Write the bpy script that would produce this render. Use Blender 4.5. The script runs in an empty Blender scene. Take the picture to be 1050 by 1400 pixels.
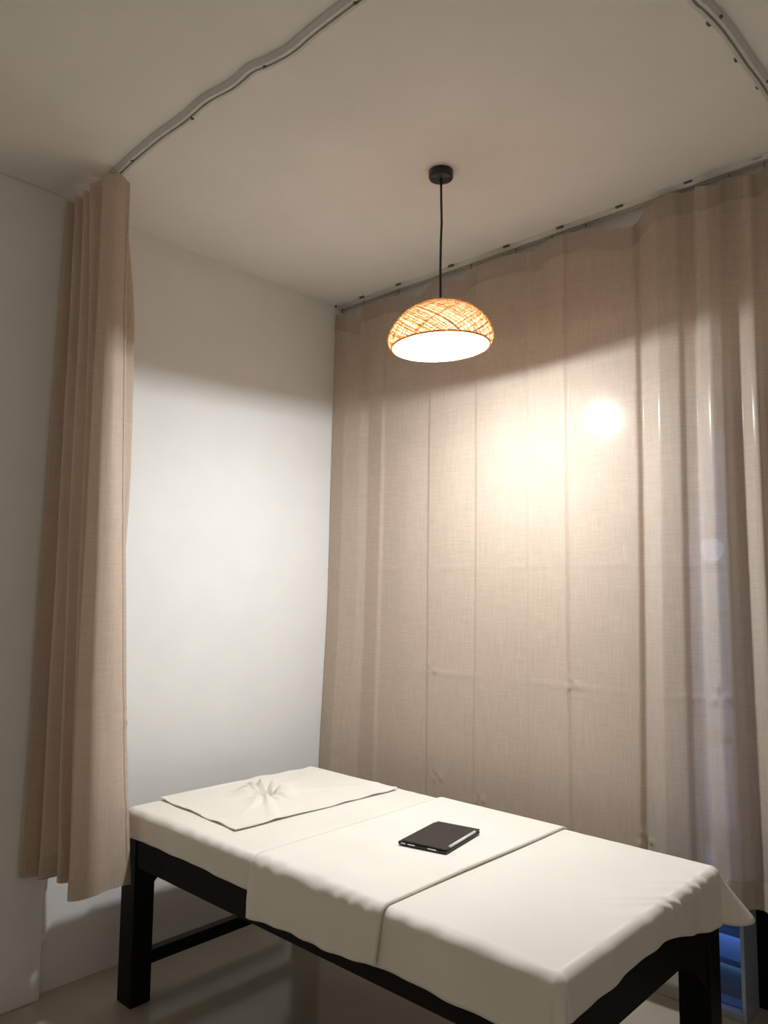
import bpy, bmesh, math, random
import numpy as np
from mathutils import Matrix, Vector
random.seed(4); rng = np.random.default_rng(4)
sc = bpy.context.scene
col = sc.collection
PI = math.pi

# ------------------------------------------------------------------ camera
H = 1.5                                             # eye height in metres
VPA, VPB, CEN = np.array([-607., 795.]), np.array([1501., 815.]), np.array([525., 700.])
F = float(np.sqrt(-(VPA - CEN) @ (VPB - CEN)))      # focal length in pixels of the 1050 wide frame
def _ray(p): return np.array([p[0] - CEN[0], p[1] - CEN[1], F])
_a = _ray(VPA); _a /= np.linalg.norm(_a)
_b = _ray(VPB); _b /= np.linalg.norm(_b)
R = np.array([-_a, _b, np.cross(-_a, _b)])          # image axes -> world axes
def at(p, ax, val):
    """point where the sight line of pixel p meets the plane  axis = val"""
    d = R @ _ray(p); o = np.array([0, 0, H]); return o + (val - o[ax]) / d[ax] * d
cam = bpy.data.cameras.new('camera'); cam_o = bpy.data.objects.new('camera', cam); col.objects.link(cam_o)
cam.sensor_fit = 'HORIZONTAL'; cam.sensor_width = 36; cam.lens = 36 * F / 1050; cam.clip_start = .02
right, up, fwd = R @ [1, 0, 0], R @ [0, -1, 0], R @ [0, 0, 1]
M4 = Matrix.Identity(4)
for r_ in range(3):
    M4[r_][0], M4[r_][1], M4[r_][2] = right[r_], up[r_], -fwd[r_]
M4[2][3] = H
cam_o.matrix_world = M4
sc.camera = cam_o

# ------------------------------------------------------------------ world and exposure
WORLD = 0.20
w = bpy.data.worlds.new('world'); sc.world = w; w.use_nodes = True
w.node_tree.nodes['Background'].inputs[0].default_value = (1.0, .89, .76, 1)   # dim spill of the rest of the room
w.node_tree.nodes['Background'].inputs[1].default_value = WORLD
BULB = 1310.0
vs = sc.view_settings
vs.view_transform = 'Standard'; vs.look = 'None'; vs.gamma = 1; vs.use_curve_mapping = False
vs.exposure = 0.06

# ------------------------------------------------------------------ helpers
def link(o, parent=None):
    col.objects.link(o)
    if parent: o.parent = parent
    return o
def mesh(name, V, Fc, mat, parent=None, smooth=True):
    me = bpy.data.meshes.new(name); me.from_pydata([tuple(map(float, v)) for v in V], [], [tuple(f) for f in Fc])
    me.materials.append(mat); me.update()
    if smooth:
        me.polygons.foreach_set('use_smooth', [True] * len(me.polygons))
    return link(bpy.data.objects.new(name, me), parent)
def from_bm(name, bm, mat, parent=None, smooth=False):
    bmesh.ops.recalc_face_normals(bm, faces=bm.faces)
    me = bpy.data.meshes.new(name); bm.to_mesh(me); bm.free(); me.materials.append(mat)
    if smooth: me.polygons.foreach_set('use_smooth', [True] * len(me.polygons))
    return link(bpy.data.objects.new(name, me), parent)
def box(name, lo, hi, mat, parent=None, bev=0.0, seg=2):
    bm = bmesh.new(); bmesh.ops.create_cube(bm, size=1)
    lo, hi = Vector(lo), Vector(hi)
    for v in bm.verts: v.co = Vector([(lo[i] + hi[i]) / 2 + v.co[i] * (hi[i] - lo[i]) for i in range(3)])
    if bev: bmesh.ops.bevel(bm, geom=bm.edges[:], offset=bev, segments=seg, affect='EDGES', profile=.5)
    return from_bm(name, bm, mat, parent)
def prism(name, pts, depth_axis, d0, d1, mat, parent=None):
    """extrude a 2D outline along an axis; pts are the two other coordinates in order"""
    bm = bmesh.new(); ring = []
    for d in (d0, d1):
        vs_ = []
        for p in pts:
            c = list(p); c.insert(depth_axis, d); vs_.append(bm.verts.new(c))
        ring.append(vs_)
    n = len(pts)
    bm.faces.new(ring[0]); bm.faces.new(ring[1][::-1])
    for i in range(n): bm.faces.new((ring[0][i], ring[0][(i + 1) % n], ring[1][(i + 1) % n], ring[1][i]))
    return from_bm(name, bm, mat, parent)
def lathe(name, prof, mat, parent=None, n=48, center=(0, 0, 0), smooth=True):
    V, Fc = [], []
    for r, z in prof:
        for k in range(n):
            a = 2 * PI * k / n; V.append((center[0] + r * math.cos(a), center[1] + r * math.sin(a), center[2] + z))
    for i in range(len(prof) - 1):
        for k in range(n):
            Fc.append((i * n + k, i * n + (k + 1) % n, (i + 1) * n + (k + 1) % n, (i + 1) * n + k))
    return mesh(name, V, Fc, mat, parent, smooth)
def tube(name, pts, r, mat, parent=None, n=10):
    pts = [Vector(p) for p in pts]; V, Fc = [], []
    for i, p in enumerate(pts):
        t = (pts[min(i + 1, len(pts) - 1)] - pts[max(i - 1, 0)]).normalized()
        a = t.orthogonal().normalized() if i == 0 else (a - t * a.dot(t)).normalized()
        b = t.cross(a)
        for k in range(n): V.append(p + (a * math.cos(2 * PI * k / n) + b * math.sin(2 * PI * k / n)) * r)
    for i in range(len(pts) - 1):
        for k in range(n): Fc.append((i * n + k, i * n + (k + 1) % n, (i + 1) * n + (k + 1) % n, (i + 1) * n + k))
    Fc.append(tuple(range(n - 1, -1, -1))); Fc.append(tuple(range((len(pts) - 1) * n, len(pts) * n)))
    return mesh(name, V, Fc, mat, parent)
def empty(name, loc=(0, 0, 0)):
    o = bpy.data.objects.new(name, None); o.empty_display_size = .1; o.location = loc
    return link(o)
def adopt(root):
    """parts were made in world coordinates: keep them there under a root that stands at its base"""
    bpy.context.view_layer.update()
    for ch in root.children: ch.matrix_parent_inverse = root.matrix_world.inverted()
def tag(o, label, cat, group=None):
    o['label'] = label; o['category'] = cat
    if group: o['group'] = group
    return o
def struct(o): o['kind'] = 'structure'; return o
def smst(e0, e1, x):
    t = np.clip((x - e0) / (e1 - e0), 0, 1); return t * t * (3 - 2 * t)
def grid_faces(nu, nv):
    return [(i * nv + j, (i + 1) * nv + j, (i + 1) * nv + j + 1, i * nv + j + 1) for i in range(nu - 1) for j in range(nv - 1)]
def solidify(o, t, offset=0.0):
    m = o.modifiers.new('thickness', 'SOLIDIFY'); m.thickness = t; m.offset = offset

# ------------------------------------------------------------------ materials
def new_mat(name):
    m = bpy.data.materials.new(name); m.use_nodes = True; nt = m.node_tree
    return m, nt, nt.nodes['Principled BSDF']
def ramp(nt, src, c0, c1, p0=.3, p1=.7):
    r = nt.nodes.new('ShaderNodeValToRGB'); e = r.color_ramp.elements
    e[0].position, e[1].position = p0, p1; e[0].color = (*c0, 1); e[1].color = (*c1, 1)
    nt.links.new(src, r.inputs[0]); return r
def noise(nt, scale, detail=3, mapping=None, rough=.55):
    tc = nt.nodes.new('ShaderNodeTexCoord'); n = nt.nodes.new('ShaderNodeTexNoise')
    n.inputs['Scale'].default_value = scale; n.inputs['Detail'].default_value = detail; n.inputs['Roughness'].default_value = rough
    mp = nt.nodes.new('ShaderNodeMapping'); nt.links.new(tc.outputs['Object'], mp.inputs[0]); nt.links.new(mp.outputs[0], n.inputs[0])
    if mapping: mp.inputs['Scale'].default_value = mapping
    return n
def bump(nt, bs, src, strength, dist):
    b = nt.nodes.new('ShaderNodeBump'); b.inputs['Strength'].default_value = strength; b.inputs['Distance'].default_value = dist
    nt.links.new(src, b.inputs['Height']); nt.links.new(b.outputs[0], bs.inputs['Normal']); return b
def plain(name, c, rough=.5, metal=0, var=.06, scale=30, bmp=0, spec=.5):
    m, nt, b = new_mat(name); n = noise(nt, scale)
    r = ramp(nt, n.outputs[0], [x * (1 - var) for x in c], [min(1, x * (1 + var)) for x in c])
    nt.links.new(r.outputs[0], b.inputs['Base Color']); b.inputs['Roughness'].default_value = rough
    b.inputs['Metallic'].default_value = metal; b.inputs['Specular IOR Level'].default_value = spec
    if bmp: bump(nt, b, n.outputs[0], .4, bmp)
    return m
def emit(name, c, s):
    m, nt, b = new_mat(name); b.inputs['Base Color'].default_value = (*c, 1)
    b.inputs['Emission Color'].default_value = (*c, 1); b.inputs['Emission Strength'].default_value = s; return m

M_WALL = plain('white_wall_paint', (.90, .885, .86), .75, var=.015, scale=6, bmp=.0006, spec=.25)
M_CEIL = plain('matte_ceiling_paint', (.89, .855, .80), .85, var=.02, scale=4, bmp=.0005, spec=.2)
M_BLACK = plain('black_lacquered_wood', (.006, .0055, .005), .5, var=.25, scale=14, spec=.15)
M_RAIL = plain('white_plastic_rail', (.68, .66, .60), .4, var=.04)
M_GROOVE = plain('rail_slot_grey', (.52, .51, .46), .5)
M_SCREW = plain('dull_steel_screw', (.16, .15, .13), .4, metal=.8, var=.2, scale=200)
M_HOOK = plain('smoky_plastic_glider', (.30, .29, .27), .4)
M_CANOPY = plain('black_painted_steel', (.012, .012, .016), .35, var=.1)
M_CORD = plain('black_textile_cord', (.022, .022, .028), .6, var=.2, scale=300)
M_CASE = plain('black_tablet_case', (.020, .018, .016), .42, var=.12, scale=60)
M_CASEEDGE = plain('black_rubber_edge', (.008, .008, .008), .45, var=.1)
M_STYLUS = plain('white_glossy_plastic', (.85, .85, .84), .25, var=.01)
M_ALU = plain('grey_aluminium_frame', (.40, .45, .55), .35, metal=.3, var=.05)
M_DARK = plain('unlit_room_black', (.004, .004, .005), .6, spec=.1)  # darkness of the unlit room, given as colour
M_BASE = plain('pale_stone_skirting', (.50, .48, .43), .45, var=.05)

def cotton(name, c):
    m, nt, b = new_mat(name)
    n1 = noise(nt, 1, 3, (420, 420, 420)); n2 = noise(nt, 2.2, 3)
    r = ramp(nt, n2.outputs[0], [x * .955 for x in c], [min(1, x * 1.02) for x in c], .35, .65)
    nt.links.new(r.outputs[0], b.inputs['Base Color']); b.inputs['Roughness'].default_value = .8
    b.inputs['Specular IOR Level'].default_value = .2; b.inputs['Sheen Weight'].default_value = .15
    bump(nt, b, n1.outputs[0], .25, .0008)
    return m
M_SHEET = cotton('cream_cotton', (.86, .81, .725))
M_TOWEL = cotton('cream_cotton_drape', (.87, .815, .73))

def linen(name, c, trans=.30, clear=.07, gloss=.10, grough=.30):
    """loosely woven linen look: slub threads both ways, lets some light through"""
    m = bpy.data.materials.new(name); m.use_nodes = True; nt = m.node_tree; nt.nodes.clear(); L = nt.links
    nv = noise(nt, 1, 4, (330, 330, 9), .6); nh = noise(nt, 1, 4, (11, 11, 330), .6)
    mx = nt.nodes.new('ShaderNodeMath'); mx.operation = 'ADD'; L.new(nv.outputs[0], mx.inputs[0]); L.new(nh.outputs[0], mx.inputs[1])
    hf = nt.nodes.new('ShaderNodeMath'); hf.operation = 'MULTIPLY'; L.new(mx.outputs[0], hf.inputs[0]); hf.inputs[1].default_value = .5
    r = ramp(nt, hf.outputs[0], [x * .86 for x in c], [min(1, x * 1.09) for x in c], .36, .66)
    bp = nt.nodes.new('ShaderNodeBump'); bp.inputs['Strength'].default_value = .35; bp.inputs['Distance'].default_value = .0012
    L.new(hf.outputs[0], bp.inputs['Height'])
    df = nt.nodes.new('ShaderNodeBsdfDiffuse'); tr = nt.nodes.new('ShaderNodeBsdfTranslucent'); gl = nt.nodes.new('ShaderNodeBsdfGlossy')
    tp = nt.nodes.new('ShaderNodeBsdfTransparent'); gl.inputs['Roughness'].default_value = grough; gl.inputs['Color'].default_value = (.95, .92, .88, 1)
    for s in (df, tr): L.new(r.outputs[0], s.inputs['Color']); L.new(bp.outputs[0], s.inputs['Normal'])
    def mixs(f, a, b):
        q = nt.nodes.new('ShaderNodeMixShader'); q.inputs[0].default_value = f; L.new(a, q.inputs[1]); L.new(b, q.inputs[2]); return q.outputs[0]
    s = mixs(trans, df.outputs[0], tr.outputs[0]); s = mixs(gloss, s, gl.outputs[0]); s = mixs(clear, s, tp.outputs[0])
    out = nt.nodes.new('ShaderNodeOutputMaterial'); L.new(s, out.inputs[0]); return m
M_LINEN = linen('beige_linen', (.74, .615, .505), .42, .05, .011, .22)
M_LINEN3 = linen('beige_linen_matte', (.72, .59, .48), .30, .02, .004, .35)
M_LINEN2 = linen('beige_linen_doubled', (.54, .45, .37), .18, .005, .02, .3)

def bamboo(name, c0, c1, t):
    m = bpy.data.materials.new(name); m.use_nodes = True; nt = m.node_tree; nt.nodes.clear(); L = nt.links
    n = noise(nt, 90, 2); r = ramp(nt, n.outputs[0], c0, c1)
    df = nt.nodes.new('ShaderNodeBsdfDiffuse'); tr = nt.nodes.new('ShaderNodeBsdfTranslucent'); mx = nt.nodes.new('ShaderNodeMixShader')
    L.new(r.outputs[0], df.inputs[0]); L.new(r.outputs[0], tr.inputs[0]); mx.inputs[0].default_value = t
    L.new(df.outputs[0], mx.inputs[1]); L.new(tr.outputs[0], mx.inputs[2])
    out = nt.nodes.new('ShaderNodeOutputMaterial'); L.new(mx.outputs[0], out.inputs[0]); return m
M_BAMBOO = bamboo('woven_bamboo', (.62, .36, .17), (.88, .60, .34), .5)
M_LINER = bamboo('added_glow_lining', (.88, .64, .38), (.96, .76, .50), .17)  # for the added lining that makes the shade glow
M_BULB = emit('lit_bulb', (.93, .985, 1.02), BULB)

def floor_mat():
    m, nt, b = new_mat('polished_beige_tile')
    n = noise(nt, 3, 5); r = ramp(nt, n.outputs[0], (.385, .34, .265), (.44, .395, .31))
    nt.links.new(r.outputs[0], b.inputs['Base Color']); b.inputs['Roughness'].default_value = .16
    b.inputs['Specular IOR Level'].default_value = .5
    return m
M_FLOOR = floor_mat()
def glass_mat():
    m, nt, b = new_mat('window_glass'); b.inputs['Base Color'].default_value = (.85, .9, 1, 1)
    b.inputs['Roughness'].default_value = .02; b.inputs['Transmission Weight'].default_value = 1; b.inputs['IOR'].default_value = 1.05
    return m
M_GLASS = glass_mat()
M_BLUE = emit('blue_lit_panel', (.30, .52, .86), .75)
M_BLUELAMP = emit('bluish_white_lamp', (.55, .68, 1.0), 3.0)
M_BLUECLOTH = plain('pale_blue_cloth', (.45, .62, .9), .8, var=.1)
M_SHELF = plain('pale_blue_shelf', (.35, .48, .75), .4)

# ------------------------------------------------------------------ the room
XW, YW, CE = -2.96, 2.95, 3.04          # white wall, wall behind the curtain, ceiling
X1, Y0 = 1.6, -1.5
fl = struct(box('floor', (XW - .12, Y0, -.06), (X1, 4.6, 0), M_FLOOR))
ce = struct(box('ceiling', (XW - .12, Y0, CE), (X1, 4.6, CE + .08), M_CEIL))
struct(box('wall_left', (XW - .12, Y0, 0), (XW, YW + .14, CE), M_WALL))
struct(box('trim_1', (XW, Y0, 0), (XW + .045, 1.318, CE), M_WALL, bev=.004))     # thicker stretch of wall beside the bay
# wall behind the bay curtain: solid to x=-1.19, then a narrow light beside a door opening
struct(box('wall_back', (XW, YW, 0), (-1.19, YW + .14, CE), M_WALL))
struct(box('wall_back_lintel', (-1.19, YW, 2.25), (X1, YW + .14, CE), M_WALL))
struct(box('added_beam', (XW, 2.836, 2.62), (X1, YW, CE), M_WALL, bev=.004))      # beam added behind the rail to brighten the gap above the curtain
sk = struct(box('baseboard_back', (XW, YW - .012, 0), (-1.19, YW, .045), M_BASE, bev=.003))
win = struct(empty('window_1', (-1.09, YW, 0)))
box('frame_post', (-1.19, YW + .0, 0), (-1.165, YW + .14, 2.25), M_ALU, win, .003)
box('frame_post', (-1.004, YW + .0, 0), (-.99, YW + .14, 2.25), M_ALU, win, .003)
box('frame_sill', (-1.165, YW + .0, 0), (-1.004, YW + .10, .03), M_ALU, win, .003)
box('pane', (-1.165, YW + .03, .03), (-1.004, YW + .036, 2.25), M_GLASS, win)
adopt(win)
# near-black slab, darkness of the room beyond the open doorway put in its colour
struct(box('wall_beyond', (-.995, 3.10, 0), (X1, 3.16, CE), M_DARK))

# blue-lit display behind the narrow window
dc = empty('display_cabinet', (-1.12, 3.32, 0))
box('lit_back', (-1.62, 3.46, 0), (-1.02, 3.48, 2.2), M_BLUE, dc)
box('side_panel', (-1.64, 3.14, 0), (-1.62, 3.48, 2.2), M_SHELF, dc, .002)
box('side_panel', (-1.02, 3.20, 0), (-1.0, 3.48, 2.2), M_SHELF, dc, .002)
for z in (.06, .17, .23, .50, .9, 1.4, 1.9):
    box('shelf', (-1.62, 3.22, z), (-1.02, 3.46, z + .022), M_SHELF, dc, .002)
adopt(dc)
tag(dc, 'blue-lit display cabinet with shelves seen through the narrow glass beside the doorway', 'cabinet')
def hung_cloth(x, w_, z0, z1):
    V = []; n = 14
    for i in range(n):
        for j in range(8):
            u = i / (n - 1); v = j / 7
            V.append((x + w_ * (u - .5) * (1 - .5 * (1 - v)), 3.30 + .012 * math.sin(u * 14), z0 + (z1 - z0) * v + .03 * abs(u - .5)))
    o = mesh('hanging_cloth', V, grid_faces(n, 8), M_BLUECLOTH); solidify(o, .004)
    return o
tag(hung_cloth(-1.185, .055, .30, .49), 'shorter pale blue cloth strip hanging in the blue-lit display cabinet', 'cloth', 'cloths in the blue cabinet')
tag(hung_cloth(-1.125, .055, .27, .49), 'longer pale blue cloth strip hanging in the blue-lit display cabinet', 'cloth', 'cloths in the blue cabinet')
lb = empty('lamp_beyond_glass', (-1.12, 3.2, 1.68))
lathe('globe', [(.0005, -.045), (.025, -.038), (.042, -.015), (.045, .01), (.035, .033), (.018, .045)], M_BLUELAMP, lb, 24, (-1.13, 3.16, 1.67))
lathe('lamp_base', [(.018, .045), (.02, .06), (.02, .075), (.0005, .075)], M_ALU, lb, 24, (-1.13, 3.16, 1.67))
tube('lamp_rod', [(-1.13, 3.16, 1.745), (-1.13, 3.16, 1.9)], .005, M_ALU, lb)
adopt(lb)
tag(lb, 'small bluish-white lamp glowing through the bay curtain from behind the glass', 'lamp')

# ------------------------------------------------------------------ curtain rails
def rail(name, pts, z_top, width, label, screws, group, screw_off=0.0):
    """flat two-lip track swept along plan points; slot towards the floor"""
    P = [Vector((p[0], p[1], 0)) for p in pts]
    # resample smoothly
    Q = []
    for i in range(len(P) - 1):
        p0, p1, p2, p3 = P[max(i - 1, 0)], P[i], P[i + 1], P[min(i + 2, len(P) - 1)]
        for k in range(6):
            t = k / 6; Q.append(.5 * ((2 * p1) + (-p0 + p2) * t + (2 * p0 - 5 * p1 + 4 * p2 - p3) * t * t + (-p0 + 3 * p1 - 3 * p2 + p3) * t ** 3))
    Q.append(P[-1])
    root = empty(name, (Q[0].x, Q[0].y, z_top))
    h = .018; w2 = width / 2
    def sweep(nm, prof, mat):
        V, Fc = [], []; n = len(prof)
        for i, q in enumerate(Q):
            t = (Q[min(i + 1, len(Q) - 1)] - Q[max(i - 1, 0)]).normalized(); s = Vector((-t.y, t.x, 0))
            for a, b in prof: V.append((q.x + s.x * a, q.y + s.y * a, z_top + b))
        for i in range(len(Q) - 1):
            for k in range(n): Fc.append((i * n + k, i * n + (k + 1) % n, (i + 1) * n + (k + 1) % n, (i + 1) * n + k))
        Fc.append(tuple(range(n))[::-1]); Fc.append(tuple(range((len(Q) - 1) * n, len(Q) * n)))
        return mesh(nm, V, Fc, mat, root, smooth=False)
    sweep('track', [(-w2, 0), (-w2, -.006), (-w2 * .6, -h), (-.004, -h), (-.004, -h + .009), (.004, -h + .009), (.004, -h), (w2 * .6, -h), (w2, -.006), (w2, 0)], M_RAIL)
    sweep('slot', [(-.004, -h + .0088), (-.004, -h + .0075), (.004, -h + .0075), (.004, -h + .0088)], M_GROOVE)
    for (sx, sy, r) in screws:
        lathe('screw', [(.0002, -.0045), (r * .7, -.0035), (r, -.001), (r, .003)], M_SCREW, root, 10, (sx, sy, z_top - h if abs(screw_off) < 1e-6 else z_top - .006))
    adopt(root)
    tag(root, label, 'curtain rail', group); return root
near_px = [(172, 229), (190, 213), (222, 187), (252, 166), (284, 139), (320, 119), (345, 98), (366, 89), (398, 72), (432, 44), (466, 18), (500, -6)]
near_pts = [(-2.95, 1.335)] + [tuple(at(p, 2, 3.025)[:2]) for p in near_px] + [(-1.1, 1.315), (-.9, 1.33), (-.66, 1.31)]
near_pts = [near_pts[0]] + [p for p in near_pts[1:] if p[0] > -2.7]
rail('curtain_rail', near_pts, CE, .042, 'wavy white ceiling curtain rail carrying the bunched curtain on the open side of the bed',
     [(*at(p, 2, 3.022)[:2], .006) for p in ((181, 220), (263, 162), (362, 91), (486, 4))], None)
bay_y = 2.795
rail('curtain_rail', [(-2.955, 2.815), (-2.3, 2.808), (-1.6, 2.80), (-.9, 2.793), (-.3, 2.79)], CE, .044,
     'straight white ceiling curtain rail above the long spread curtain', [], None)
bay_rail = col.objects[-1] if False else [o for o in col.objects if o.name.startswith('curtain_rail')][-1]
for u in (468, 504, 552.5, 623, 697, 769, 849, 942, 1036):
    v = 424 - (u - 468) * .366
    p = at((u, v - 1), 2, CE - .004)
    box('screw', (p[0] - .016, 2.775 - .0035, CE - .010), (p[0] + .016, 2.775 + .0035, CE - .0015), M_SCREW, bay_rail, .001)
for u, v in ((468, 430), (498, 413), (545, 404), (644, 369), (706, 347), (755, 327), (801, 311), (896, 275), (949, 256), (997, 238), (1045, 224)):
    p = at((u, v), 1, 2.80)
    tube('glider', [(p[0], 2.80, CE - .012), (p[0], 2.80, CE - .030), (p[0] + .002, 2.795, CE - .042)], .0035, M_HOOK, bay_rail, 8)
adopt(bay_rail)
foot_px = [(946, -4), (962, 12), (985, 36), (1003, 60), (1022, 88), (1045, 119)]
foot_pts = [(-.66, 1.36), (-.662, 1.6)] + [tuple(at(p, 2, 3.025)[:2]) for p in foot_px] + [(-.652, 2.6), (-.655, 2.745)]
rail('curtain_rail', foot_pts, CE, .042, 'short white ceiling curtain rail crossing above the foot end of the bed',
     [(*at(p, 2, 3.022)[:2], .005) for p in ((986, 23), (1050, 112))], None)
for u, v, r, lab in ((970, 30, .009, 'dark ceiling screw beside the foot rail, farthest from the long spread curtain'), (1006.5, 80, .006, 'smallest dark ceiling screw, between two bigger ones beside the foot rail'), (1037, 117, .009, 'dark ceiling screw beside the foot rail, closest to the long spread curtain')):
    p = at((u, v), 2, CE)
    s = lathe('ceiling_screw', [(.0003, -.012), (r * .5, -.011), (r * .8, -.008), (r, -.003), (r, .001)], M_SCREW, None, 12, (p[0], p[1], CE))
    tag(s, lab, 'screw', 'loose ceiling screws')

# ------------------------------------------------------------------ spread curtain along the bay
HEM = .46
top_px = [(444, 437), (456, 434), (465, 431), (480, 435), (497, 439), (499, 421), (507, 416), (525, 410), (543, 405), (546, 406), (575, 406), (588, 392), (601, 386), (637, 383), (645, 370), (675, 358),
          (702, 350), (708, 348), (737, 346), (752, 330), (775, 323), (797, 318), (803, 314), (835, 316), (867, 313), (878, 295), (892, 281), (898, 276), (920, 266), (945, 261), (952, 260), (982, 260), (995, 242),
          (1002, 242), (1025, 245), (1040, 235), (1046, 226)]
tp = np.array([at(p, 1, 2.78)[[0, 2]] for p in top_px])
tp = np.vstack([tp, [[-.72, 2.965], [-.66, 2.99], [-.62, 2.99]]])
tp[:, 1] = np.minimum(tp[:, 1], CE - .022)
# creases: (pixel column at row 700, offset just before, offset just after); negative is towards the room
cr = [(447, .00, .00), (470, -.040, -.040), (489, -.020, -.020), (495, .012, .012), (509, -.006, -.006), (520, -.020, -.004), (553, -.012, -.012), (584, .000, -.016), (616, -.018, -.018), (647, -.004, -.018),
      (685, -.024, -.024), (721, -.008, -.022), (748, -.012, -.012), (775, -.030, -.018), (825, -.018, -.018), (874, -.018, .008), (905, -.026, -.026), (935, -.012, .006), (955, .028, .028), (962, -.030, -.030), (982, -.052, -.052),
      (1001, -.030, .004), (1016, .020, .020), (1032, -.022, -.022), (1045, -.030, .004)]
xs, ds = [], []
for u, a, b in cr:
    x = at((u, 700), 1, 2.74)[0]
    if a == b: xs.append(x); ds.append(a)
    else: xs += [x - .004, x + .004]; ds += [a, b]
x = xs[-1]
for dx, d in ((.04, .02), (.08, -.03), (.12, .02), (.155, -.01)): xs.append(x + dx); ds.append(d)
NX, NZ = 420, 230
X = np.linspace(-2.945, xs[-1], NX)
prof = np.interp(X, xs, ds)
k5 = np.exp(-np.linspace(-2, 2, 5) ** 2 / 1.2); k5 /= k5.sum(); prof = np.convolve(np.pad(prof, 2, 'edge'), k5, 'valid')
wide = np.exp(-np.linspace(-2, 2, 41) ** 2); wide /= wide.sum(); profw = np.convolve(np.pad(prof, 20, 'edge'), wide, 'valid')
ztop = np.interp(X, tp[:, 0], tp[:, 1])
V = []
stars = [(585, 915, .022), (779, 935, .020), (985, 950, .022), (594, 1060, .02), (655, 1092, .02), (884, 1150, .02)]
spos = [(*at((u, v), 1, 2.72)[[0, 2]], s) for u, v, s in stars]
tt = np.linspace(0, 1, NZ)
fan = np.linspace(0, 1, NX)
for i in range(NX):
    for j in range(NZ):
        t = tt[j]; zt = ztop[i]; hem = HEM + .006 * math.sin(X[i] * 5) + .004 * math.sin(X[i] * 13 + 1)
        z = zt + (hem - zt) * t
        k = .72 + .40 * t
        y = 2.745 + .028 * (1 - t) + k * prof[i] * (1 - .25 * t) + .25 * t * profw[i] + .010 * t * math.sin(X[i] * 7 + 2) - .035 * smst(.55, 1, t) * math.exp(-((X[i] + 2.9) / .25) ** 2)
        # the cloth hangs a little further into the room where it reaches its pleat hooks
        x = X[i] - .055 * t * max(0, (-2.55 - X[i]) / .4) * .6 + .012 * t * math.sin(3 * t + X[i] * 9)
        # storage creases: two faint level lines and small puckers
        y -= .0022 * math.exp(-((z - 1.60) / .006) ** 2) * (1 + .5 * math.sin(X[i] * 17)) + .0020 * math.exp(-((z - 1.13) / .006) ** 2) * (1 + .5 * math.sin(X[i] * 11))
        for (sx, sz, s) in spos:
            dx, dz = X[i] - sx, z - sz; r2 = dx * dx + dz * dz
            if r2 < (4 * s) ** 2:
                th = math.atan2(dz, dx); rr = math.sqrt(r2)
                y -= .007 * math.exp(-((rr - s * .9) / (s * .8)) ** 2) * max(0, math.cos(3 * th + .6)) ** 2
        V.append((max(x, -2.952), y, z))
bay = empty('curtain', (-1.8, 2.75, HEM))
bc = mesh('panel', V, grid_faces(NX, NZ), M_LINEN, bay)
bc.matrix_parent_inverse = Matrix.Translation(-bay.location)
# doubled heading band, stitched hem (thin second layers on the room side)
def second_layer(name, j0, j1, off, mat, nx=NX):
    VV = []; n = 10
    for i in range(nx):
        for a in range(n):
            jf = j0(i) + (j1(i) - j0(i)) * a / (n - 1); ja = int(min(max(jf, 0), NZ - 2)); fr = jf - ja
            p = np.array(V[i * NZ + ja]) * (1 - fr) + np.array(V[i * NZ + ja + 1]) * fr
            VV.append((p[0], p[1] + off, p[2]))
    return mesh(name, VV, grid_faces(nx, n), mat, bc)
hb = .085
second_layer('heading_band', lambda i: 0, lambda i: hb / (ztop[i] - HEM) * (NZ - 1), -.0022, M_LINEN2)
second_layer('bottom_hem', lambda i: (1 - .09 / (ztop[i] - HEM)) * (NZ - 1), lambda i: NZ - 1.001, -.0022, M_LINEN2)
adopt(bay)
tag(bay, 'long beige linen curtain spread flat along the far side of the bed', 'curtain')

# ------------------------------------------------------------------ bunched curtain on the open side
# plan vertices of the pleats, each as (level z -> x, y); fronts face the open side, backs face the bed
def yu(u, v, x): return at((u, v), 0, x)[1]
ZL = [3.018, 2.55, 1.90, 1.25, .455]
rowv = [240, 420, 690, 900, 1225]
def col_lin(u0, u1, x0, x1):
    out = []
    for z, v in zip(ZL, rowv):
        t = (v - 240) / (1225 - 240.); x = x0 + (x1 - x0) * t; out.append((x, yu(u0 + (u1 - u0) * t, v, x)))
    return out
def col_u(us, xs_): return [(x, yu(u, v, x)) for u, v, x in zip(us, rowv, xs_)]
def back(dx, ys): return [(dx, y) for y in ys]
cols = [
    back(-2.905, (1.345, 1.35, 1.36, 1.37, 1.38)),
    col_lin(83, 4, -2.895, -2.895),
    back(-2.868, (1.37, 1.38, 1.39, 1.40, 1.40)),
    col_lin(95, 34, -2.84, -2.845),
    back(-2.81, (1.36, 1.39, 1.41, 1.44, 1.50)),  # hidden pleat, widened at the bottom to block lamplight
    col_lin(107, 52, -2.77, -2.78),
    back(-2.735, (1.35, 1.42, 1.42, 1.46, 1.54)),  # unseen fold stretched low down to keep lamplight off the wall
    col_lin(112, 72, -2.70, -2.72),
    col_u((184, 203, 196, 180, 175), (-2.645, -2.645, -2.65, -2.655, -2.66)),
    col_lin(137, 83, -2.62, -2.64),
    col_lin(148, 112, -2.560, -2.555),
    col_lin(162, 143, -2.545, -2.535),
    col_u((178, 172, 170, 172, 178), (-2.565, -2.58, -2.588, -2.588, -2.585)),
]
def chaikin(P, it=3):
    for _ in range(it):
        Q = [P[0]]
        for a, b in zip(P[:-1], P[1:]): Q += [a * .78 + b * .22, a * .22 + b * .78]
        P = Q + [P[-1]]
    return P
NZ2 = 150
rows = []
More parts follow.
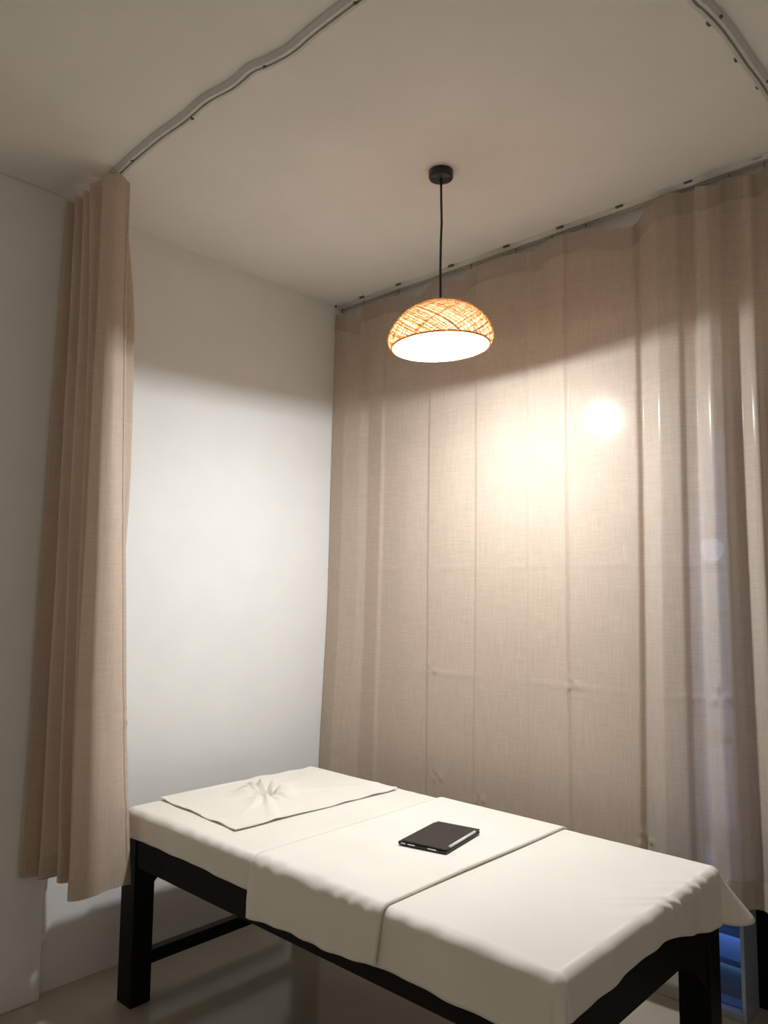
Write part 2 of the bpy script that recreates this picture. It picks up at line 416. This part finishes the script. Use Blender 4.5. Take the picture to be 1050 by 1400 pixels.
for j in range(NZ2):
    t = j / (NZ2 - 1); z = ZL[0] + (ZL[-1] - ZL[0]) * t
    P = []
    for c in cols:
        zx = ZL[::-1]
        # smooth interpolation through the levels
        x = np.interp(z, zx, [p[0] for p in c][::-1]); y = np.interp(z, zx, [p[1] for p in c][::-1])
        P.append(np.array([x, y]))
    rows.append(chaikin(P))
A = np.array(rows)                                         # rows x points x 2
ker = np.exp(-np.linspace(-2, 2, 31) ** 2); ker /= ker.sum()
for p in range(A.shape[1]):
    for q in range(2): A[:, p, q] = np.convolve(np.pad(A[:, p, q], 15, mode='reflect', reflect_type='odd'), ker, 'valid')
n2 = A.shape[1]
V2 = []
for p in range(n2):
    f = p / (n2 - 1)
    for j in range(NZ2):
        t = j / (NZ2 - 1); zt = ZL[0] - .014 * (1 + math.sin(f * 40)) * .5 - .05 * (1 - f) ** 2 * 0; zb = ZL[-1] + .012 * math.sin(f * 23)
        z = zt + (zb - zt) * t
        x, y = A[j, p]
        wr = .0035 * math.sin(f * 60 + z * 2.2) * t + .004 * math.sin(z * 7 + f * 11) * t * .6
        # short crease lines pressed into the last panel
        for (cz, cf, sl) in ((1.745, .93, .5), (1.08, .95, -.35), (1.02, .97, -.3), (.72, .96, .3)):
            dz = z - cz - sl * (f - cf); wr += .007 * math.exp(-(dz / .011) ** 2) * math.exp(-((f - cf) / .030) ** 2)
        V2.append((max(x + wr, -2.912), y + wr * .3, z))
bun = empty('curtain', (-2.7, 1.33, .455))
bp_ = mesh('panel', V2, grid_faces(n2, NZ2), M_LINEN3, bun)
M_LINEN4 = linen('beige_linen_matte_doubled', (.68, .55, .445), .24, .005, .004, .4)
def layer2(name, p0, p1, j0, j1, off):
    VV = []
    for p in range(p0, p1):
        for j in range(j0, j1):
            a = np.array(V2[p * NZ2 + j]); q = min(p + 1, n2 - 1); r = q - 1
            d = np.array(V2[q * NZ2 + j]) - np.array(V2[r * NZ2 + j]); nrm = np.array([d[1], -d[0], 0]); nrm /= (np.linalg.norm(nrm) + 1e-9)
            VV.append(a + nrm * off)
    o = mesh(name, VV, grid_faces(p1 - p0, j1 - j0), M_LINEN4, bp_); return o
layer2('bottom_hem', 0, n2, NZ2 - 5, NZ2, .0022)
# side hem along the free edge
layer2('side_hem', n2 - 6, n2, 0, NZ2 - 4, .0020)
adopt(bun)
tag(bun, 'beige linen curtain pushed together in pleats at the head end of the bed', 'curtain')

# ------------------------------------------------------------------ massage bed
BX0, BX1, BY0, BY1, BZ = -2.70, -.872, 1.503, 2.437, .688
HX, HY = -2.446, 1.955                         # breathing hole
bed = empty('massage_bed', (-1.79, 1.97, 0))
def leg(x0, x1, y0, y1): box('leg', (x0, y0, 0), (x1, y1, .60), M_BLACK, bed, .004)
fx0, fx1, fy0, fy1 = -2.715, -.882, 1.512, 2.425
lx, ly = .095, .082
for a in (fx0, fx1 - lx):
    for b in (fy0, fy1 - ly): leg(a, a + lx, b, b + ly)
AZ = .488
box('side_rail', (fx0 + lx, fy0 + .004, AZ), (fx1 - lx, fy0 + .036, .60), M_BLACK, bed, .003)
box('side_rail', (fx0 + lx, fy1 - .036, AZ), (fx1 - lx, fy1 - .004, .60), M_BLACK, bed, .003)
box('end_rail', (fx1 - .036, fy0 + ly, AZ), (fx1 - .004, fy1 - ly, .60), M_BLACK, bed, .003)
box('end_rail', (fx0 + .004, fy0 + ly, AZ), (fx0 + .036, fy1 - ly, .60), M_BLACK, bed, .003)
box('stretcher', (fx0 + .03, fy0 + ly, .118), (fx0 + .07, fy1 - ly, .166), M_BLACK, bed, .003)
box('stretcher', (fx1 - .07, fy0 + ly, .118), (fx1 - .03, fy1 - ly, .166), M_BLACK, bed, .003)
# corner braces below the end rails
for xa in (fx1 - .034, fx0 + .006):
    prism('corner_brace', [(fy1 - ly, AZ), (fy1 - ly - .135, AZ), (fy1 - ly, AZ - .13)], 0, xa, xa + .026, M_BLACK, bed)
    prism('corner_brace', [(fy0 + ly, AZ), (fy0 + ly + .135, AZ), (fy0 + ly, AZ - .13)], 0, xa, xa + .026, M_BLACK, bed)
box('platform', (fx0 + .005, fy0 + .005, .60), (fx1 - .005, fy1 - .005, .612), M_BLACK, bed)
def pit(x, y, depth, rad):
    r = np.hypot(x - HX, y - HY); return -depth * (1 - smst(rad * .55, rad * 1.25, r))
def cushion():
    nx, ny = 90, 60; V = []
    gx = np.linspace(BX0 + .012, BX1 - .012, nx); gy = np.linspace(BY0 + .014, BY1 - .014, ny)
    gx = np.sort(np.append(gx, np.linspace(HX - .08, HX + .08, 20))); gy = np.sort(np.append(gy, np.linspace(HY - .08, HY + .08, 20)))
    for x in gx:
        for y in gy: V.append((x, y, BZ - .010 + float(pit(x, y, .066, .075))))
    Fc = grid_faces(len(gx), len(gy)); n = len(gy); N = len(V)
    ring = [i * n for i in range(len(gx))] + [(len(gx) - 1) * n + j for j in range(1, n)] + [i * n + n - 1 for i in range(len(gx) - 2, -1, -1)] + [j for j in range(n - 2, 0, -1)]
    for r in ring: V.append((V[r][0], V[r][1], .612))
    m = len(ring)
    for k in range(m): Fc.append((ring[k], ring[(k + 1) % m], N + (k + 1) % m, N + k))
    Fc.append(tuple(N + k for k in range(m)))
    return mesh('mattress', V, Fc, M_BLACK, bed, smooth=False)
cushion(); adopt(bed)
tag(bed, 'black wooden massage bed with square legs under cream sheets', 'massage bed')

# ------------------------------------------------------------------ fitted sheet: top plus a hanging skirt, one grid
def lowfreq(x, y, s, ph):
    return (np.sin(x * s + ph) * np.cos(y * s * 1.3 + ph * 2) + .5 * np.sin(x * s * 2.1 + y * s * 1.7 + ph))
RR = .028
def foot_wrinkle(x, y):
    """a few uneven pulls in the cloth over the foot edge"""
    e = BX1 - x; h = 0
    for y0, am, wd, sl in ((2.30, .006, .016, .5), (2.245, .0075, .014, .7), (2.19, .004, .02, .8), (2.10, .008, .015, .9), (2.055, .005, .013, 1.0), (1.93, .003, .03, .6), (1.72, .0025, .03, .3), (2.38, .004, .014, .3)):
        h += am * math.exp(-((y - y0 + sl * e) / wd) ** 2)
    return h - .002
def skirt(n, s):
    """roll over the edge then fall: outward distance and drop for arc length s"""
    if s < RR * PI / 2: return RR * math.sin(s / RR), RR * (1 - math.cos(s / RR))
    return RR, RR + s - RR * PI / 2
def sheet():
    K = 22
    gx = list(np.linspace(BX0 + RR, BX1 - RR, 170)); gy = list(np.linspace(BY0 + RR, BY1 - RR, 140))
    nx, ny = len(gx) + 2 * K, len(gy) + 2 * K
    sfr = [0, .10, .2, .3, .4, .5, .6, .7, .8, .9, 1.0]
    V = []
    roll = RR * PI / 2
    svals = [roll * k / 9 for k in range(1, 10)]
    for i in range(nx):
        for j in range(ny):
            ii = min(max(i, K), nx - 1 - K); jj = min(max(j, K), ny - 1 - K)
            di, dj = i - ii, j - jj
            cx, cy = gx[ii - K], gy[jj - K]
            m = max(abs(di), abs(dj))
            if m == 0:
                z = BZ + .0012 * lowfreq(cx, cy, 5, 1.0) + float(pit(cx, cy, .066, .068))
                # crinkles running over the foot end
                e = BX1 - cx
                if e < .3: z += foot_wrinkle(cx, cy) * math.exp(-(e / .09) ** 2)
                V.append((cx, cy, z)); continue
            if di and dj: th = math.atan2(dj, di)
            elif di: th = 0 if di > 0 else PI
            else: th = PI / 2 if dj > 0 else -PI / 2
            n = (math.cos(th), math.sin(th))
            # hem drop by side
            foot = max(0, n[0]); side_n = max(0, -n[1]); side_f = max(0, n[1])
            drop_foot = .088 + .065 * smst(2.0, 2.42, cy) + .006 * math.sin(cy * 9)
            drop_near = .097 + .050 * float(smst(-1.9, -1.45, cx)) + .003 * math.sin(cx * 6); drop_far = .11
            drop_head = .095
            wts = np.array([foot, side_n, side_f, max(0, -n[0])]) ** 2; drop = float(wts @ np.array([drop_foot, drop_near, drop_far, drop_head]) / wts.sum())
            corner = bool(di and dj)
            cang = abs(math.sin(2 * th)) if corner else 0
            ff = corner and di > 0 and dj > 0; fn = corner and di > 0 and dj < 0
            total = drop + RR * (PI / 2 - 1)
            if ff: total += .03 * cang
            if m <= 9: s = svals[m - 1] if svals[m - 1] < total else total
            else: s = roll + (total - roll) * (m - 9) / (K - 9)
            o, d = skirt(n, s)
            fall = max(0, s - roll) / .12
            wave = .004 * fall * (math.sin(cx * 21 + 1) + .6 * math.sin(cx * 47)) * abs(n[1]) + .005 * fall * (math.sin(cy * 30) + .5 * math.sin(cy * 55 + 1)) * abs(n[0])
            wave += .0025 * math.sin(cx * 60 + 3 * math.sin(cx * 9)) * abs(n[1]) * math.exp(-((s - roll * .7) / .02) ** 2)
            wave += 1.3 * foot_wrinkle(cx + s, cy) * max(0, n[0]) * math.exp(-((s - roll * .6) / .045) ** 2)
            o += .004 * fall + wave * (0 if corner else 1)
            if ff: o += .085 * fall * cang ** 1.5; d -= .015 * fall * cang
            if fn: o += (.024 * cang ** 6 - .006 * cang ** 1.5 * (1 - cang ** 4)) * min(1, fall * 1.5)
            V.append((cx + n[0] * o, cy + n[1] * o, BZ - d))
    o = mesh('bed_sheet', V, grid_faces(nx, ny), M_SHEET)
    solidify(o, .002, 0); return o
tag(sheet(), 'cream cotton sheet covering the whole massage bed with hanging edges', 'sheet')

# ------------------------------------------------------------------ folded drape across the middle
def drape():
    xa, xb = -1.925, -1.388; off = .0065
    nxx = 60; roll = (RR + off) * PI / 2; r = RR + off
    # cross section by arc length: near hem, up, over the top, down the far side
    flat = np.linspace(BY0 + RR, BY1 - RR, 60)
    V = []; cols_ = None
    for i in range(nxx):
        f = i / (nxx - 1); x = xa + (xb - xa) * f
        hz = .520 + .028 * f + .004 * math.sin(f * 7); hf = .56
        row = []
        nd = 16
        dropn = BZ - RR - hz
        for k in range(nd, 0, -1):
            s = dropn * k / nd
            bulge = .010 * math.sin(PI * min(1, s / .1) * .5) + .0025 * math.sin(f * 9 + 1) * s / .12 + .003 * math.sin(f * 31) * s / .12
            xs_ = x - .012 * (s / .12) * (f if f > .5 else 0)
            row.append((xs_, BY0 + RR - r - bulge, BZ - RR - s))
        for k in range(9, 0, -1):
            a = PI / 2 * k / 9
            cr_ = .0035 * math.sin(f * 38 + 3 * math.sin(f * 8)) * math.sin(2 * a) * (1 if a > .3 else .5)
            row.append((x, BY0 + RR - (r + cr_) * math.sin(a) - .010 * smst(1.2, 1.57, a) * 0, BZ - RR + (r + cr_) * math.cos(a)))
        for y in flat:
            row.append((x, y, BZ + off + .0010 * lowfreq(x, y, 6, .4) + .0015 * smst(.9, 1, f)))
        for k in range(1, 10):
            a = PI / 2 * k / 9; row.append((x, BY1 - RR + r * math.sin(a), BZ - RR + r * math.cos(a)))
        for k in range(1, 9):
            s = (BZ - RR - hf) * k / 8; row.append((x, BY1 - RR + r + .004 * math.sin(f * 9) * s / .1, BZ - RR - s))
        V += row; n = len(row)
    o = mesh('folded_drape', V, grid_faces(nxx, n), M_TOWEL); solidify(o, .0055, 0)
    return o
tag(drape(), 'folded cream cloth laid crosswise over the middle of the bed and hanging down', 'cloth')

# ------------------------------------------------------------------ face cloth with gathered hole
def face_cloth():
    c = [np.array([-2.690, 1.640]), np.array([-2.160, 1.612]), np.array([-2.135, 2.392]), np.array([-2.672, 2.40])]
    nu, nv = 190, 250; V = []
    ridges = [(-.55, .30, .010, .16), (-.95, .22, .006, .12), (1.15, .34, .007, .14), (2.6, .2, .006, .16), (-2.2, .22, .006, .16), (.35, .2, .004, .2), (1.9, .25, .006, .15)]
    for i in range(nu):
        for j in range(nv):
            u, v = i / (nu - 1), j / (nv - 1)
            p = c[0] * (1 - u) * (1 - v) + c[1] * u * (1 - v) + c[2] * u * v + c[3] * (1 - u) * v
            x, y = p
            # slightly wavy borders
            y += .0022 * math.sin(u * 17) * (1 - v) ** 6; x += .0022 * math.sin(v * 15) * u ** 6
            dx, dy = x - HX, y - HY; r = math.hypot(dx, dy); th = math.atan2(dy, dx)
            z = BZ + .0050 + .0012 * lowfreq(x, y, 9, .7)
            edge = min(u, 1 - u, v, 1 - v)
            z += .004 * math.exp(-(edge / .03) ** 2) * (.6 + .5 * math.sin((u if v < .5 else v) * 26 + 6 * v))
            z += .004 * math.exp(-((1 - u) / .04) ** 2) * math.exp(-((1 - v) / .06) ** 2) + .012 * math.exp(-(v / .03) ** 2) * math.exp(-((u - .42) / .06) ** 2) * .5
            # raised gathers round the hole, fanned highest on the wall side
            lip = .018 + .010 * math.cos(th - 2.55)
            gat = math.cos(10 * th + 1.6 * math.sin(2 * th) + .7 * math.sin(3 * th + 1))
            z += lip * math.exp(-((r - .070) / (.024 if r < .07 else .045)) ** 2) * (1 + .42 * gat)
            z += .0035 * gat * math.exp(-((r - .10) / .04) ** 2)
            z -= .062 * (1 - float(smst(.020, .052 + .006 * gat, r)))
            for (a0, ln, am, wd) in ridges:
                da = (th - a0 + PI) % (2 * PI) - PI
                wdt = wd * (.06 / max(r, .03)) ** .5
                z += am * math.exp(-(da / wdt) ** 2) * float(smst(.03, .07, r)) * math.exp(-(max(0, r - .05) / ln) ** 2)
            V.append((x, y, z))
    o = mesh('face_cloth', V, grid_faces(nu, nv), M_TOWEL); solidify(o, .003, 0)
    return o
tag(face_cloth(), 'square cream face cloth gathered into the breathing hole at the head end', 'cloth')

# ------------------------------------------------------------------ tablet
tz = BZ + .0120
T = [at(p, 2, tz + .014) for p in ((545, 1147), (593, 1123), (657, 1133), (609, 1163))]
ctr = sum(T) / 4
ax1 = ((T[3] - T[0]) + (T[2] - T[1])) / 2; ax2 = ((T[1] - T[0]) + (T[2] - T[3])) / 2
L1, L2 = float(np.linalg.norm(ax1[:2])), float(np.linalg.norm(ax2[:2]))
ang = math.atan2(ax2[1], ax2[0])               # long side direction
tab = empty('tablet', (ctr[0], ctr[1], tz)); tab.rotation_euler.z = ang
L2, L1 = max(L2, .235), max(L1, .172)
def lbox(name, lo, hi, mat, bev, parent=tab): return box(name, lo, hi, mat, parent, bev, 3)
lbox('case_back', (-L2 / 2, -L1 / 2, 0), (L2 / 2, L1 / 2, .0105), M_CASEEDGE, .004)
lbox('case_cover', (-L2 / 2 + .0005, -L1 / 2 + .0005, .0112), (L2 / 2 - .0005, L1 / 2 - .014, .0155), M_CASE, .0015)
st = tube('stylus', [(-L2 / 2 + .028, -L1 / 2 + .0045, .0138), (L2 / 2 - .03, -L1 / 2 + .0045, .0138)], .0042, M_STYLUS, tab, 12)
for a, b in ((L1 / 2 - .028, L1 / 2 - .012), (L1 / 2 - .062, L1 / 2 - .036), (-L1 / 2 + .035, -L1 / 2 + .065)):
    lbox('button_cutout', (-L2 / 2 - .0008, a, .0045), (-L2 / 2 + .002, b, .0078), M_STYLUS, .0006)
tag(tab, 'tablet in a black folio case with a white stylus along its edge', 'tablet')

# ------------------------------------------------------------------ pendant lamp
LX, LY = -1.685, 2.105
RIM = 2.375
lamp = empty('pendant_lamp', (LX, LY, RIM))
lathe('canopy', [(.0005, -.030), (.039, -.030), (.043, -.028), (.045, -.024), (.045, 0), (.0005, 0)], M_CANOPY, lamp, 48, (LX, LY, CE), True)
tube('cord', [(LX, LY, CE - .029), (LX + .001, LY + .001, CE - .12), (LX + .002, LY + .002, CE - .20), (LX, LY, CE - .27), (LX - .001, LY - .001, CE - .38), (LX, LY, RIM + .11)], .0042, M_CORD, lamp)
sock = lathe('socket', [(.0005, .128), (.014, .128), (.020, .118), (.020, .070), (.0005, .070)], M_CANOPY, lamp, 24, (LX, LY, RIM))
bprof = [(.042, -.007), (.0445, -.011), (.0445, -.016), (.041, -.022), (.033, -.0255), (.020, -.0275), (.0004, -.028)]
lathe('bulb_neck', [(.014, .072), (.016, .045), (.022, .022), (.036, .002), (.042, -.007)], M_STYLUS, sock, 20, (LX, LY, RIM))
lathe('bulb', bprof, M_BULB, sock, 20, (LX, LY, RIM))
SP = np.array([(.016, .156), (.05, .154), (.09, .145), (.125, .127), (.155, .101), (.177, .070), (.190, .040), (.191, .020), (.184, .004), (.176, -.002)])
def arc(P, n):
    d = np.concatenate([[0], np.cumsum(np.hypot(*np.diff(P, axis=0).T))]); s = np.linspace(0, d[-1], n)
    return np.stack([np.interp(s, d, P[:, 0]), np.interp(s, d, P[:, 1])], 1)
SPs = arc(SP, 34)
def lean(p):
    """the shade hangs a few degrees out of level"""
    return Vector((p[0], p[1], p[2] + .045 * ((p[0] - LX) * .733 + (p[1] - LY) * .680)))
def weave():
    V, Fc = [], []; ns = len(SPs)
    for fam, n, tw in ((1, 112, 2.1), (-1, 112, 2.1), (0, 60, 0)):
        for q in range(n):
            ph0 = 2 * PI * q / n + rng.normal(0, .012)
            half = (.0017 if fam else .0008) * (1 + rng.normal(0, .12)); b0 = len(V)
            tws = tw * (1 + rng.normal(0, .02))
            for k in range(ns):
                r, z = SPs[k]; t = k / (ns - 1)
                ph = ph0 + fam * tws * t
                # strip direction along the dome, sideways = in-surface perpendicular
                r2, z2 = SPs[min(k + 1, ns - 1)]; r1, z1 = SPs[max(k - 1, 0)]
                ds_ = math.hypot(r2 - r1, z2 - z1); dph = fam * tws * ((min(k + 1, ns - 1) - max(k - 1, 0)) / (ns - 1))
                er = Vector((math.cos(ph), math.sin(ph), 0)); ep = Vector((-math.sin(ph), math.cos(ph), 0))
                m_ = (er * (r2 - r1) + Vector((0, 0, z2 - z1))) / ds_
                tdir = (m_ * ds_ + ep * r * dph).normalized(); nrm = m_.cross(ep).normalized(); sd = tdir.cross(nrm).normalized()
                wv = .0010 * math.sin(PI * (k + q)) + .0008 * fam + .0009 * math.sin(k * 1.9 + q * PI)
                c0 = er * r + Vector((LX, LY, RIM + z)) + nrm * wv
                hw = half * min(1, .35 + r / .12)
                V.append(lean(c0 + sd * hw)); V.append(lean(c0 - sd * hw))
            for k in range(ns - 1): Fc.append((b0 + 2 * k, b0 + 2 * k + 1, b0 + 2 * k + 3, b0 + 2 * k + 2))
    return mesh('lamp_shade', V, Fc, M_BAMBOO, lamp)
shade = weave()
rim = tube('shade_rim', [lean((LX + .177 * math.cos(a), LY + .177 * math.sin(a), RIM - .002)) for a in np.linspace(0, 2 * PI, 73)], .0028, M_BAMBOO, shade, 8)
liner = lathe('added_glow_lining', [(r - .0032, z - .003) for r, z in SPs], M_LINER, shade, 64, (LX, LY, RIM))  # lining added to spread the bulb's glow evenly behind the weave
for v_ in liner.data.vertices: v_.co = lean(v_.co)
lathe('shade_cap', [(.0045, .160), (.020, .159), (.024, .156), (.024, .152)], M_BAMBOO, shade, 24, (LX, LY, RIM))
adopt(lamp)
tag(lamp, 'lit pendant lamp with a domed woven bamboo shade on a black cord', 'pendant lamp')
